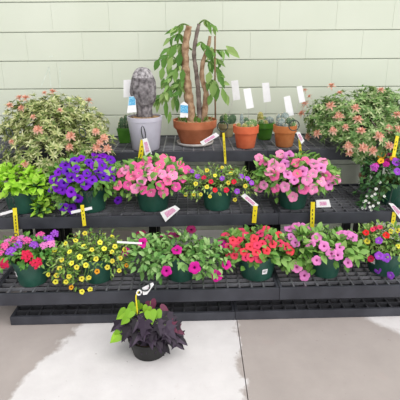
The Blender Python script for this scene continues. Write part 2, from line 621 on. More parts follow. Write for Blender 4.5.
def card(name, corners, Y, mats, parent, origin, printed=None, label=None, lean=0.0):
    """a thin upright card: corners (photo px) on the plane y = Y, top edge leaning back by lean"""
    p = [at_y(x, y, Y) for x, y in corners]
    zmin = min(q.z for q in p)
    p = [Vector((q.x, q.y + (q.z - zmin) * lean, q.z)) - origin for q in p]
    n = (p[1] - p[0]).cross(p[3] - p[0]).normalized()
    if n.y > 0:
        n = -n
    b = MB()
    th = .0012
    k = len(p)
    b.add([q for q in p] + [q - n * th for q in p], [tuple(range(k)), tuple(range(2 * k - 1, k - 1, -1))] + [(i, i + k, (i + 1) % k + k, (i + 1) % k) for i in range(k)], 0)
    if printed:
        u0, v0, u1, v1 = printed

        def q(u, v):
            return p[0] * (1 - u) * (1 - v) + p[1] * u * (1 - v) + p[2] * u * v + p[3] * (1 - u) * v + n * .0006
        b.add([q(u0, v0), q(u1, v0), q(u1, v1), q(u0, v1)], [(0, 1, 2, 3)], 1)
    o = b.obj(name, mats, parent, smooth=False)
    if label:
        o['label'] = label
    return o


class Blob:
    def __init__(s, c, r):
        s.c, s.r = c, r

    def hit(s, o, d):
        oc = Vector(((o.x - s.c.x) / s.r.x, (o.y - s.c.y) / s.r.y, (o.z - s.c.z) / s.r.z))
        dd = Vector((d.x / s.r.x, d.y / s.r.y, d.z / s.r.z))
        a, b, c = dd.dot(dd), 2 * oc.dot(dd), oc.dot(oc) - 1
        q = b * b - 4 * a * c
        return None if q < 0 else (-b - math.sqrt(q)) / (2 * a)

    def near(s, o, d):
        t = (s.c - o).dot(d)
        p = o + d * t - s.c
        k = math.sqrt((p.x / s.r.x) ** 2 + (p.y / s.r.y) ** 2 + (p.z / s.r.z) ** 2)
        return t, k

    def normal(s, p):
        return Vector(((p.x - s.c.x) / s.r.x ** 2, (p.y - s.c.y) / s.r.y ** 2, (p.z - s.c.z) / s.r.z ** 2)).normalized()


def blob_px(cx, cy, rx, ry, Y, dr=1.0):
    c = at_y(cx, cy, Y)
    k = ppm(c)
    return Blob(c, Vector((rx / k, rx / k * dr, ry / k)))


def fill(blobs, n, mt, ln, w, bend=.3, droop=.25, name='foliage', parent=None, origin=None, prof=(.3, 1, .75), inner=.45, zmin=None, avoid=None):
    b = MB()
    tot = sum((q.r.x * q.r.z) for q in blobs)
    for q in blobs:
        m = max(3, int(n * q.r.x * q.r.z / tot))
        for i in range(m):
            d = rvec()
            if d.z < -.35 and R() < .6:
                d.z = -d.z
            f = (inner + (1.06 - inner) * R() ** .55) * (1 + .10 * math.sin(5 * d.x + 3 * d.z + q.c.x * 40) * math.cos(4 * d.y + q.c.x * 31))
            p = q.c + Vector((d.x * q.r.x, d.y * q.r.y, d.z * q.r.z)) * f
            if zmin is not None and p.z < zmin + .006:
                continue
            if avoid and any((a(p)) for a in avoid):
                continue
            dr = (d + rvec() * .75 + Vector((0, 0, -droop))).normalized()
            up = (d * .6 + Vector((0, -.12, .8)) + rvec() * .45).normalized()
            k = U(.7, 1.25)
            l_ = ln * k
            if zmin is not None and p.z + dr.z * l_ < zmin + .004:
                dr.z = abs(dr.z) * .3
            b.leaf(p - origin, dr, up, l_, w * k, bend * U(.3, 1.4), 0, prof)
    return b.obj(name, mt, parent)


def pot_parts(root, r, h, mt, soil, rim=.016, taper=.72, soil_drop=.012, n=36):
    b = MB()
    rb = r * taper
    b.lathe([(rb * .92, .0), (rb, .004), (r * .95, h - rim), (r, h - rim + .001), (r, h), (r - .005, h), (r - .006, h - rim - .01), (rb * .9, .006)], n, cap1=True)
    po = b.obj('pot', mt, root)
    ao = po.modifiers.new('edge', 'EDGE_SPLIT')
    ao.split_angle = rad(40)
    s = MB()
    rr = r - .008
    prof = [(rr * .0 + .002, h - soil_drop + .008), (rr * .5, h - soil_drop + .004), (rr, h - soil_drop)]
    s.lathe(prof[::-1] + [], n, cap0=False, cap1=True)
    s.obj('soil', soil, root)
    return po


def put_flower(root, origin, kind, col, pos, nrm, size, blobs=None):
    me = fmesh(kind, col)
    o = bpy.data.objects.new(me.name.split('.')[0], me)
    C.objects.link(o)
    o.parent = root
    q = nrm.to_track_quat('Z', 'Y') @ Quaternion((0, 0, 1), U(0, 6.28))
    o.rotation_mode = 'QUATERNION'
    o.rotation_quaternion = q
    o.location = pos - origin
    k = size * U(.88, 1.12)
    o.scale = (k, k, k)
    return o


def surf(blobs, px, py):
    d = ray(px, py)
    best = None
    for b in blobs:
        t = b.hit(EYE, d)
        if t and (best is None or t < best[0]):
            best = (t, b)
    if best:
        p = EYE + d * best[0]
        return p, best[1].normal(p)
    t, b = min(((b.near(EYE, d), b) for b in blobs), key=lambda z: z[0][1])[0][0], min(blobs, key=lambda z: z.near(EYE, d)[1])
    p = EYE + d * t
    return p, b.normal(p)


def basket(tier, pot_px, label, blobs, leaf, flowers, cat='hanging basket plant', pot_w=None, fsize=.028, hanger=None, extra_back=6, front=None, inset=.02, group=None, name='flower_basket', pot_h=.15, sticker=None):
    """pot_px: x of the pot's middle in the photo; stands `inset` behind the tier's front edge"""
    r = pot_w / 2
    yf, zt = TIER[tier]
    x = at_z(pot_px, 0, zt).x
    base_y = None
    # the pot's middle on the deck
    lo = Vector((0, 0, 0))
    for _ in range(4):
        yy = front_y(tier, lo.x) + inset + r
        d = at_y(pot_px, 200, yy)
        k = (MC.inverted() @ Vector((d.x, yy, zt + .08))).z
        lo = Vector(((pot_px - 200) / FPX * -k, yy, zt))
    root = thing(name, lo, label, cat, group or 'hanging baskets on the benches')
    pot_parts(root, r, pot_h, M['potgreen'], M['soil'], taper=.74)
    BL = [blob_px(cx, cy, rx, ry, lo.y + dy, dr) for cx, cy, rx, ry, dy, dr in blobs]
    nxt = front_y(tier - 1, lo.x) - .05
    avoid = [lambda p: (Vector((p.x - lo.x, p.y - lo.y)).length < r + .012 and p.z < lo.z + pot_h - .005),
             lambda p: p.y < lo.y and abs(p.x - lo.x) < r * .85 and p.z < lo.z + pot_h * .95 and R() < .93,
             lambda p: p.y > nxt and p.z > TIER[tier - 1][1] - .13]
    mt, n, ln, w, bend, droop = leaf
    fill(BL, n, mt, ln, w, bend, droop, 'foliage', root, lo, zmin=zt if True else None, avoid=avoid)
    # stems from the soil out into the mound
    b = MB()
    for q in BL:
        for i in range(12):
            d = rvec()
            e = q.c + Vector((d.x * q.r.x, d.y * q.r.y, abs(d.z) * q.r.z)) * .8
            s = lo + Vector((U(-.5, .5) * r, U(-.5, .5) * r, pot_h - .005))
            mid = (s + e) / 2 + Vector((0, 0, .04))
            b.tube([s - lo, mid - lo, e - lo], [.0022, .0018, .001], 5)
    b.obj('stems', M['stem'], root)
    for kind, col, size, pts in flowers:
        for px, py in pts:
            p, nv = surf(BL, px, py)
            if p.z < zt + size * .9:
                p.z = zt + size * .9
            to_eye = (EYE - p).normalized()
            nn = (nv * .6 + to_eye * .7 + Vector((0, 0, .25)) + rvec() * .35).normalized()
            put_flower(root, lo, kind, col, p + nv * size * .35, nn, size)
    cols = [(k, c, s) for k, c, s, pts in flowers for _ in pts]
    for i in range(extra_back):                       # blooms on the far side of the mound
        k, c, s = random.choice(cols)
        q = random.choice(BL[:1])
        d = rvec()
        d.y = abs(d.y) * .8 + .2
        d.z = abs(d.z) * .7
        d.normalize()
        p = q.c + Vector((d.x * q.r.x, d.y * q.r.y, d.z * q.r.z)) * 1.0
        if p.y < WALL_Y - .06:
            put_flower(root, lo, k, c, p, (d + Vector((0, 0, .3))).normalized(), s)
    if hanger:
        hx, hy, hr, hz, hY = hanger
        c = at_y(hx, hy, lo.y + hY)
        h = MB()
        kk = ppm(c)
        wire_ring(h, c - lo, hr / kk, hz / kk, .0024)
        h.obj('hook', M['hook'], root)
        h = MB()
        for a in (-.6, -2.4, 1.6):
            s = Vector((r * .98 * math.cos(a), r * .98 * math.sin(a), pot_h - .004))
            e = c - lo
            h.tube([s, (s + e) / 2 + Vector((0, -.03, .05)), e], .0011, 5)
        h.obj('hanger_wire', M['wire'], root)
    if sticker:
        sx, sy, sw, sh = sticker
        d = ray(sx, sy)
        # on the pot's front wall
        k = (lo.y - r * .93) / d.y
        p = EYE + d * k
        dx = max(-r * .8, min(r * .8, p.x - lo.x))
        a = math.asin(dx / (r * .9))
        kk = ppm(p)
        b = MB()
        rows = []
        for zz in (-sh / 2 / kk, sh / 2 / kk):
            z = p.z + zz - lo.z
            rr = r * (.74 + (.95 - .74) * max(0, z) / (pot_h - .016)) + .0022
            for i in range(5):
                t = a + (i / 4 - .5) * sw / kk / r
                rows.append((rr * math.sin(t), -rr * math.cos(t), z))
        b.add(rows, [(i, i + 1, i + 6, i + 5) for i in range(4)])
        rows2 = [tuple(v * (1.008 if j < 2 else 1) for j, v in enumerate(q)) for q in rows]
        b.obj('price_sticker', M['card'], root, smooth=False)
        m = MB()
        for i, (u0, u1, v) in enumerate(((.2, .8, .62), (.2, .65, .4))):
            def S(u, v_):
                t = a + (u - .5) * sw / kk / r
                z = p.z - lo.z + (v_ - .5) * sh / kk
                rr = r * (.74 + .21 * max(0, z) / (pot_h - .016)) + .003
                return (rr * math.sin(t), -rr * math.cos(t), z)
            m.add([S(u0, v), S(u1, v), S(u1, v + .12), S(u0, v + .12)], [(0, 1, 2, 3)])
        m.obj('sticker_print', M['ink'], [c for c in root.children if c.name.startswith('price_sticker')][0], smooth=False)
    return root, lo, BL


def quad(x0, y0, x1, y1, w):
    """corners of a strip w px wide from its top end to its bottom end"""
    dx, dy = x1 - x0, y1 - y0
    l = math.hypot(dx, dy)
    nx, ny = -dy / l * w / 2, dx / l * w / 2
    return [(x0 - nx, y0 - ny), (x0 + nx, y0 + ny), (x1 + nx, y1 + ny), (x1 - nx, y1 - ny)]


def yellow_tag(root, lo, x0, y0, x1, y1, w, Y):
    o = card('yellow_tag', quad(x0, y0, x1, y1, w), Y, [M['yellow'], M['ink']], root, lo)
    n = max(2, int(math.hypot(x1 - x0, y1 - y0) / 6))
    b = MB()
    for i in range(n):
        f = .25 + .55 * i / n
        cx, cy = x0 + (x1 - x0) * f, y0 + (y1 - y0) * f
        p = [at_y(x, y, Y - .0025) - lo for x, y in quad(cx, cy, cx + (x1 - x0) * .07, cy + (y1 - y0) * .07, w * .18)]
        b.add(p + [q + Vector((0, .001, 0)) for q in p], [(0, 1, 2, 3), (0, 4, 5, 1), (1, 5, 6, 2), (2, 6, 7, 3), (3, 7, 4, 0)])
    b.obj('tag_print', M['ink'], o, smooth=False)
    return o


def white_card(root, lo, corners, Y, pr=(.2, .2, .8, .8)):
    return card('white_tag', corners, Y, [M['card'], M['print']], root, lo, pr)


def white_strip(root, lo, x0, y0, x1, y1, w, Y):
    return card('white_strap', quad(x0, y0, x1, y1, w), Y, [M['card']], root, lo)


exec_order = []
LP = (M['L_pet'], 620, .044, .027, .3, .15)

# ---- middle tier
r_, lo, B = basket(2, 23, 'pot of bright lime-green leaves on the middle bench, with no flowers open', [(14, 181, 25, 13, 0, .85), (38, 190, 11, 11, -.03, .9), (43, 212, 5, 14, -.08, 1)],
                   (M['L_lime'], 480, .048, .034, .25, .1), [], pot_w=.225, hanger=(12, 204, 2.5, 7, -.13), extra_back=0)
fill(B[1:], 160, M['L_trail'], .03, .018, .3, .4, 'trailing_foliage', r_, lo, zmin=.507)
yellow_tag(r_, lo, 14.5, 208, 17, 238, 4.2, lo.y - .155)
white_strip(r_, lo, 0, 214.5, 16, 210, 2.6, lo.y - .15)

pur = [(59, 173), (68, 172), (76, 170), (81, 160), (80, 179), (87, 174), (94, 167), (89, 164), (54, 190), (59, 186), (63, 189), (65, 183), (72, 191), (78, 197), (64, 206), (71, 207), (99, 164), (98, 172),
       (102, 157), (106, 162), (102, 167), (103, 177), (110, 161), (111, 171), (55, 180), (92, 180), (72, 178), (86, 184), (66, 166), (75, 162), (95, 158), (110, 179), (117, 199)]
r_, lo, B = basket(2, 91, 'pot of deep purple petunias on the middle bench', [(84, 178, 33, 20, 0, .85), (66, 195, 14, 13, -.06, 1), (102, 186, 16, 14, -.02, 1)], LP, [('p', 'purple', .030, pur)],
                   pot_w=.215, hanger=(89, 197, 2.2, 6, -.15))
yellow_tag(r_, lo, 82, 205, 84.5, 226, 3.6, lo.y - .16)
white_strip(r_, lo, 71, 212.5, 92, 208, 2.8, lo.y - .155)

pk = [(119, 185), (129, 185), (122, 174), (127, 171), (135, 167), (141, 167), (132, 177), (142, 181), (139, 174), (144, 189), (151, 191), (152, 177), (156, 171), (160, 185), (163, 191), (162, 175), (167, 181), (175, 186),
      (171, 161), (172, 176), (179, 166), (182, 171), (160, 166), (149, 169), (164, 160), (186, 170), (147, 162), (136, 188), (170, 170), (181, 179)]
r_, lo, B = basket(2, 153, 'pot of rose-pink petunias in full bloom on the middle bench, below the grey cactus', [(152, 178, 35, 19, 0, .85), (128, 182, 13, 10, -.05, 1)], LP,
                   [('p', 'pink', .030, pk[::2]), ('p', 'rose', .029, pk[1::4]), ('p', 'ltpink', .031, pk[3::4])], pot_w=.232, hanger=(176, 199, 2, 7, -.12))
white_card(r_, lo, [(160, 212.5), (175, 205.3), (180, 209), (165.5, 222)], lo.y - .15)

mx = dict(y=[(231, 174), (207, 187), (201, 194), (210, 196), (207, 171), (235, 199), (245, 186), (186, 194), (194, 194), (222, 168), (215, 176), (196, 184), (228, 183)],
          r=[(211, 182), (215, 190), (226, 190), (204, 178), (234, 182)], v=[(222, 179), (247, 179), (251, 183), (237, 191), (192, 172), (198, 177), (241, 177)])
LCAL = (M['L_cal'], 950, .026, .0095, .3, .2)
r_, lo, B = basket(2, 217, 'pot of small mixed yellow, red and violet flowers on the middle bench', [(214, 184, 32, 17, 0, .85), (237, 184, 21, 15, -.02, .9), (192, 184, 14, 13, -.02, 1)], LCAL,
                   [('c', 'yellow', .013, mx['y']), ('c', 'crimson', .016, mx['r']), ('c', 'violet', .017, mx['v'])], pot_w=.205, hanger=(257.5, 200, 2.6, 6.5, -.1))
white_card(r_, lo, [(241, 196), (245, 193.3), (258.5, 205), (255.5, 208.5)], lo.y - .12)
yellow_tag(r_, lo, 255.5, 206, 254, 223, 4.4, lo.y - .125)
h = MB()
c = at_y(222.5, 126.5, 2.575)
wire_ring(h, c - lo, 5 / 155, 5 / 155, .0034)
h.obj('upper_hook', M['hook'], r_)
yellow_tag(r_, lo, 223.5, 133, 225.5, 164, 2.2, 2.57)
white_card(r_, lo, [(200, 142), (216, 132.5), (219.5, 135.5), (203, 145.5)], 2.565)

pw = [(260, 159), (264, 164), (281, 156), (289, 157), (269, 172), (275, 176), (281, 169), (285, 165), (264, 184), (276, 187), (285, 186), (294, 180), (293, 195), (297, 174), (260, 186), (302, 172), (306, 180), (305, 162),
      (312, 174), (320, 169), (321, 164), (326, 176), (334, 179), (328, 184), (312, 188), (296, 164), (313, 165), (288, 175), (272, 165), (303, 188), (320, 181)]
r_, lo, B = basket(2, 293, 'pot of pale pink petunias on the middle bench, below the orange-brown cactus pot', [(294, 176, 34, 20, 0, .85), (322, 176, 15, 12, -.02, 1), (268, 176, 13, 15, -.03, 1)], LP,
                   [('p', 'ltpink', .033, pw[::2]), ('p', 'pink', .030, pw[1::4]), ('p', 'lilac', .031, pw[3::4])], pot_w=.20, hanger=(312, 201, 2, 5, -.1))
white_card(r_, lo, [(316, 200), (329, 199.5), (331, 207), (316.5, 207.5)], lo.y - .12, (.25, .25, .75, .75))
yellow_tag(r_, lo, 313, 202, 312, 231.5, 4.2, lo.y - .14)
h = MB()
c = at_y(294, 125.5, 2.585)
wire_ring(h, c - lo, 5 / 155, 5 / 155, .0034)
h.obj('upper_hook', M['hook'], r_)
yellow_tag(r_, lo, 299.5, 137, 301, 161, 2.4, 2.58)
white_card(r_, lo, [(296, 132.5), (299.5, 131.5), (304.5, 141), (301.5, 144)], 2.575)

r_, lo, B = basket(2, 396, 'pot of orange, magenta and violet pansies with trailing white bloom, last on the middle bench', [(388, 172, 26, 16, 0, .9), (374, 190, 15, 15, -.03, 1), (370, 206, 10, 10, -.07, 1), (402, 165, 20, 16, 0, 1)],
                   (M['L_trail'], 800, .030, .017, .3, .3),
                   [('p', 'orange', .022, [(382, 157), (381, 162), (394, 159)]), ('v', 'orchid', .026, [(375, 168)]), ('v', 'magenta', .02, [(376, 166), (386, 165)]), ('p', 'violet', .026, [(397, 172), (396, 163), (404, 176)]), ('p', 'dkmag', .018, [(387, 162), (390, 156)]),
                    ('c', 'white', .0085, [(366, 201), (375, 199), (370, 207), (380, 182), (375, 194), (365, 214), (372, 196), (378, 203), (369, 203), (363, 208), (373, 206), (367, 196), (376, 189), (371, 212), (384, 196), (364, 202)])],
                   pot_w=.215, hanger=(389, 206, 2.5, 5, -.13), extra_back=3, inset=.03)
white_card(r_, lo, [(388.5, 203), (393, 203.5), (403, 213), (400, 219)], lo.y - .15)
yellow_tag(r_, lo, 394.5, 212, 392.5, 227, 4, lo.y - .145)
yellow_tag(r_, lo, 397.5, 136, 393.5, 157, 3.4, lo.y - .1)

# ---- lower tier
ver = [('v', 'crimson', .030, [(6, 263), (36, 262), (27, 256)]), ('v', 'rose', .026, [(6, 247), (15, 241), (27, 242), (40, 237), (1, 254)]), ('v', 'violet', .026, [(19, 246), (12, 252), (34, 246), (48, 241), (54, 235)]),
       ('v', 'lilac', .024, [(22, 240), (50, 244), (44, 246), (9, 243)])]
r_, lo, B = basket(3, 31.5, 'pot of red, pink and violet verbena clusters on the lower bench', [(27, 253, 28, 15, 0, .85), (45, 252, 12, 14, -.02, 1), (4, 255, 12, 13, -.02, 1)], (M['L_ver'], 560, .034, .018, .3, .2), ver,
                   pot_w=.205, inset=.03, hanger=(16, 236, 2, 3, 0), sticker=(13.5, 277, 4, 6))

yl = [(85, 234), (84, 247), (96, 259), (62, 260), (55, 251), (66, 244), (89, 277), (90, 292), (82, 291), (66, 281), (57, 275), (49, 274), (77, 267), (70, 252), (56, 281), (82, 278), (69, 276), (112, 237), (115, 247), (104, 249),
      (112, 252), (107, 267), (112, 261), (119, 270), (76, 241), (92, 250), (100, 243), (72, 263), (86, 265), (120, 258), (60, 268), (80, 257), (124, 250)]
r_, lo, B = basket(3, 97, 'pot of small yellow flowers spilling over the lower bench', [(92, 256, 34, 22, 0, .85), (68, 264, 20, 18, -.05, .9), (114, 260, 16, 18, -.03, .9), (84, 283, 11, 10, -.11, 1)], LCAL[:1] + (1500,) + LCAL[2:],
                   [('c', 'yellow', .0135, yl), ('c', 'orange', .013, [(97, 271), (126, 265), (72, 287)])], pot_w=.19, inset=.05, hanger=(100, 232, 2, 3, 0))
white_strip(r_, lo, 117, 242, 142, 243.5, 1.8, lo.y - .14)

r_, lo, B = basket(3, 180, 'pot of magenta petunias in pale green leaves on the lower bench', [(178, 255, 38, 20, 0, .8), (148, 254, 22, 18, -.02, .9), (210, 260, 21, 19, -.03, .9)], (M['L_mag'], 900, .040, .021, .3, .2),
                   [('p', 'magenta', .031, [(143, 244), (127, 252), (177, 251), (167, 270), (194, 267), (221, 245), (226, 246), (225, 264), (216, 274)]), ('p', 'dkmag', .027, [(141, 235), (172, 237), (177, 236), (191, 231)]), ],
                   pot_w=.19, inset=.05, hanger=(180, 231, 2, 3, 0), extra_back=5)

rd = [(226, 236), (242, 232), (229, 247), (230, 254), (236, 247), (244, 252), (246, 257), (250, 247), (256, 252), (254, 240), (260, 235), (266, 231), (262, 244), (272, 245), (279, 244), (289, 251), (279, 236), (251, 257), (259, 258),
      (240, 241), (247, 237), (268, 239), (235, 255), (285, 247), (257, 246), (266, 251), (233, 241)]
r_, lo, B = basket(3, 256, 'pot of coral-red petunias on the lower bench', [(256, 249, 30, 18, 0, .85), (280, 255, 14, 15, -.02, 1), (233, 247, 13, 13, -.01, 1)], LP, [('p', 'red', .025, rd), ('p', 'lilac', .028, [(287, 242), (290, 238)])],
                   pot_w=.24, inset=.035, hanger=(258, 229, 2, 3, 0), sticker=(265.5, 273, 6.5, 6))

li = [(296, 227), (296, 243), (297, 266), (304, 229), (317, 260), (304, 274), (337, 255), (324, 247), (339, 248), (317, 239), (341, 236), (352, 238), (347, 262), (331, 254), (311, 245), (347, 236), (309, 234), (290, 230)]
r_, lo, B = basket(3, 325, 'pot of lilac-pink petunias on the lower bench', [(324, 251, 32, 20, 0, .85), (300, 252, 14, 22, -.02, 1), (345, 250, 13, 16, -.02, 1)], LP, [('p', 'lilac', .029, li)],
                   pot_w=.195, inset=.055, hanger=(326, 231, 2, 3, 0))

r_, lo, B = basket(3, 385, 'pot of mixed purple, yellow and red small flowers, last on the lower bench', [(384, 245, 28, 20, 0, .85), (396, 262, 16, 14, -.08, 1), (366, 240, 12, 15, 0, 1)], (M['L_cal'], 1000, .028, .012, .3, .2),
                   [('p', 'violet', .024, [(379, 255), (386, 257), (379, 269), (391, 274), (379, 241)]), ('c', 'crimson', .018, [(360, 254), (371, 258), (375, 229), (386, 236), (366, 233)]),
                    ('c', 'yellow', .016, [(367, 241), (397, 231), (391, 232), (398, 246)]), ('c', 'red', .016, [(372, 230), (380, 228)])],
                   pot_w=.235, inset=.05, hanger=(388, 226, 2, 3, 0), extra_back=4, sticker=(370, 266, 6, 7))


# ------------------------------------------------------------------ shrubs
def shrub(px, label, blobs, mt, nros, Y, tips, seed):
    random.seed(seed)
    zt = TIER[1][1]
    d = at_y(px, 150, Y)
    lo = Vector((d.x, Y, zt))
    root = thing('potted_shrub', lo, label, 'shrub', 'variegated shrubs on the top bench')
    pot_parts(root, .14, .16, M['potblack'], M['soil'], taper=.8)
    BL = [blob_px(cx, cy, rx, ry, Y + dy, dr) for cx, cy, rx, ry, dy, dr in blobs]
    b, st = MB(), []
    tot = sum(q.r.x * q.r.z for q in BL)
    clear = lambda p: (Vector((p.x - lo.x, p.y - lo.y)).length < .19 and p.z < zt + .2) or p.y > WALL_Y - .06 or (p.z < zt + .06 and p.y > front_y(1, p.x) - .055)
    for q in BL:
        for i in range(int(nros * q.r.x * q.r.z / tot)):
            dv = rvec()
            f = (.45 + .6 * R() ** .6) * (1 + .1 * math.sin(6 * dv.x + 4 * dv.z) * math.cos(5 * dv.y))
            p = q.c + Vector((dv.x * q.r.x, dv.y * q.r.y, dv.z * q.r.z)) * f
            if clear(p):
                continue
            ax = (dv + Vector((0, 0, .55)) + rvec() * .4).normalized()
            a = ax.orthogonal().normalized()
            c = ax.cross(a)
            nl = random.randint(7, 10)
            ph = U(0, 6)
            for k in range(nl):
                t = ph + 2 * PI * k / nl
                out = a * math.cos(t) + c * math.sin(t)
                el = U(.1, .9)
                b.leaf(p - lo, out + ax * el, ax, U(.026, .043), U(.0095, .013), U(.1, .4), 0)
            if R() < .3:
                s = lo + Vector((U(-.05, .05), U(-.05, .05), .15))
                st.append([s - lo, (s + p) / 2 - lo + Vector((0, 0, .05)), p - lo])
    b.obj('foliage', mt, root)
    for pts in st[::9][:24]:
        t_ = MB()
        t_.tube(pts, [.005, .003, .0015], 5)
        t_.obj('branch', M['barkgrey'], root)
    ms = []
    for v in range(3):
        w = MB()
        for ring, (nl, el, ln) in enumerate(((8, .15, 1), (7, .7, .85), (5, 1.8, .6))):
            for k in range(nl):
                t = 2 * PI * k / nl + ring * .4 + U(-.2, .2)
                w.leaf(Vector((0, 0, ring * .08)), Vector((math.cos(t), math.sin(t), el + U(-.2, .2))), Vector((0, 0, 1)), ln * U(.85, 1.1), .36, U(0, .4))
        w.tube([(0, 0, .1), (0, 0, -.8)], .06, 5)
        ms.append(w.mesh('pink_shoot', M['salmon']))
    for px_, py_, s in tips:
        p, nv = surf(BL, px_, py_)
        if clear(p):
            pass
        o = bpy.data.objects.new('pink_shoot', random.choice(ms))
        C.objects.link(o)
        o.parent = root
        o['label'] = 'salmon-pink new shoot'
        o.location = p + nv * .012 - lo
        o.rotation_mode = 'QUATERNION'
        o.rotation_quaternion = (nv + Vector((0, -.3, .5)) + rvec() * .2).normalized().to_track_quat('Z', 'Y')
        o.scale = (s * 1.12,) * 3
    return root, lo, BL


tl = [(11, 107, .028), (20, 100, .03), (27, 100, .032), (23, 109, .026), (53, 94, .03), (45, 95, .02), (88, 103, .038), (39, 130, .034), (72, 137, .034), (97, 148, .032), (71, 147, .028), (100, 143, .026), (26, 164, .026), (96, 133, .028), (68, 172, .03), (13, 143, .02), (104, 139, .03), (107, 149, .03), (34, 118, .02), (60, 112, .02)]
r_, lo, B = shrub(58, 'big shrub of cream-edged leaves with salmon shoot tips, behind the purple petunias', [(60, 130, 46, 30, 0, .7), (27, 134, 27, 32, -.06, .8), (84, 138, 27, 27, -.1, .8), (50, 136, 46, 26, -.21, .35), (38, 158, 40, 22, -.345, .33), (88, 150, 27, 22, -.33, .4), (52, 110, 34, 16, .0, .8), (22, 172, 24, 14, -.36, .4)], M['L_shrub'], 1900, 2.84, tl, 5)
for x, y in ((9.5, 132.5), (82.5, 132.5)):
    h = MB()
    wire_ring(h, at_y(x, y, 2.40) - lo, .017, .027, .0034, .35)
    h.obj('hook', M['hook'], r_)

tr = [(332, 88, .034), (331, 107, .034), (339, 117, .038), (355, 109, .03), (357, 121, .034), (361, 133, .032), (378, 137, .034), (333, 131, .03), (319, 134, .03), (349, 146, .034), (363, 148, .034), (381, 92, .028), (389, 129, .03), (397, 117, .034), (398, 130, .03),
      (307, 105, .036), (304, 114, .034), (306, 92, .024), (311, 98, .022), (310, 136, .03), (340, 95, .024), (372, 150, .03), (388, 146, .03), (363, 174, .03), (350, 152, .026), (345, 128, .024)]
r_, lo, B = shrub(360, 'big green and cream leaved shrub with salmon shoot tips, beyond the small cactus pots', [(352, 121, 42, 28, 0, .7), (386, 122, 34, 32, -.04, .8), (326, 121, 20, 24, 0, .8), (352, 136, 34, 17, -.19, .35), (374, 145, 34, 17, -.33, .4), (371, 108, 24, 20, .02, .8), (398, 140, 24, 24, -.25, .5)], M['L_shrub2'], 1700, 2.86, tr, 9)
random.seed(21)


# ------------------------------------------------------------------ cactus pots on the top bench
def on_bench(px, py_base, dyr):
    """pot centre: its front foot is seen at py_base"""
    zt = TIER[1][1]
    p = at_z(px, py_base, zt)
    return Vector((p.x, p.y + dyr, zt))


def rib_cactus(name, root, lo_pos, r, h, ribs, mt, amp=.12, prof=None, spines=True, n=None, mi_top=None, lean=0):
    b = MB()
    n = n or ribs * 4
    pr = prof or [(.55, 0), (.9, .15), (1, .4), (.97, .65), (.75, .87), (.4, .97), (.05, 1)]
    b.lathe([(r * a, h * z) for a, z in pr], n, 0, fn=lambda t, z: 1 - amp + amp * abs(math.cos(ribs * t / 2)) ** .7 * 2 - amp * .6, cap1=True)
    if spines:
        for i in range(ribs):
            t = 2 * PI * i / ribs
            for j in range(1, len(pr) - 1):
                a, z = pr[j]
                o = Vector((math.cos(t), math.sin(t), 0))
                c = o * r * a * (1 + amp * .5) + Vector((0, 0, h * z))
                for q in range(3):
                    e = (o + rvec() * .8).normalized()
                    sd = e.orthogonal().normalized() * .0008
                    b.add([c - sd, c + sd, c + e * .009], [(0, 1, 2)], 1)
    o = b.obj(name, [mt, M['spine']], root, loc=lo_pos)
    if lean:
        o.rotation_euler = (0, lean, 0)
    return o


# grey columnar cactus in the lavender pot
k1 = 155
pc = on_bench(144.5, 151.5, .085)
root = thing('potted_cactus', pc, 'tall club-shaped grey woolly cactus in a lavender pot on the top bench', 'cactus')
b = MB()
rt = .112
b.lathe([(.084, 0), (.087, .004), (.109, .185), (.112, .186), (.113, .212), (.104, .212), (.103, .19), (.08, .01)], 40, cap1=True)
po = b.obj('pot', M['lavender'], root)
po.modifiers.new('edge', 'EDGE_SPLIT').split_angle = rad(40)
s = MB()
s.lathe([(.1, .203), (.06, .209), (.002, .212)], 32, cap0=False, cap1=True)
s.obj('wood_chips', M['chips'], root)
b = MB()


def lump(t, z):
    return 1 + .05 * math.cos(11 * t) + .06 * math.sin(3 * t + z * 38) * math.cos(t * 2 - z * 25)


prof = [(.050, .2), (.050, .22), (.047, .24), (.048, .262), (.058, .285), (.068, .305), (.076, .335), (.080, .365), (.0795, .395), (.075, .425), (.067, .452)]
b.lathe(prof, 66, fn=lump)
b.obj('cactus_stem', M['cactusgrey'], root)
b = MB()
b.lathe([(.0675, .45), (.060, .472), (.050, .490), (.037, .504), (.02, .512), (.004, .515)], 66, fn=lump, cap0=False, cap1=True)
cw = b.obj('woolly_crown', M['wool'], root)
cw['label'] = 'pale woolly crown of the cactus'
# pink/white hang tag and yellow tag looped over the lavender pot
h = MB()
wire_ring(h, at_y(143.5, 133, 2.575) - pc, .011, .045, .003, .12)
h.obj('hook', M['hook'], root)
yellow_tag(root, pc, 143, 140, 139.5, 163.5, 4.6, 2.565)
white_card(root, pc, [(142.5, 139), (147, 138), (152, 154), (145, 156.5)], 2.56)

# clay bowl with tall leafy plant
pb = on_bench(195, 147.5, .11)
root = thing('potted_plant', pb, 'tall bare-trunked plant with hanging green leaves in a wide clay bowl on the top bench', 'potted plant')
b = MB()
b.lathe([(.092, .012), (.098, .016), (.128, .105), (.143, .118), (.145, .122), (.147, .168), (.137, .168), (.13, .12), (.09, .02)], 44, cap1=True)
po = b.obj('clay_bowl', M['terracotta'], root)
po.modifiers.new('edge', 'EDGE_SPLIT').split_angle = rad(40)
b = MB()
b.lathe([(.1, 0), (.118, .004), (.125, .022), (.12, .022), (.113, .008)], 40, cap1=True)
b.obj('saucer', M['saucer'], root)
s = MB()
s.lathe([(.13, .155), (.07, .163), (.002, .167)], 32, cap0=False, cap1=True)
s.obj('soil', M['chips'], root)


def pxs(pts, Y, o):
    return [at_y(x, y, Y + (q[0] if q else 0)) - o for x, y, *q in pts]


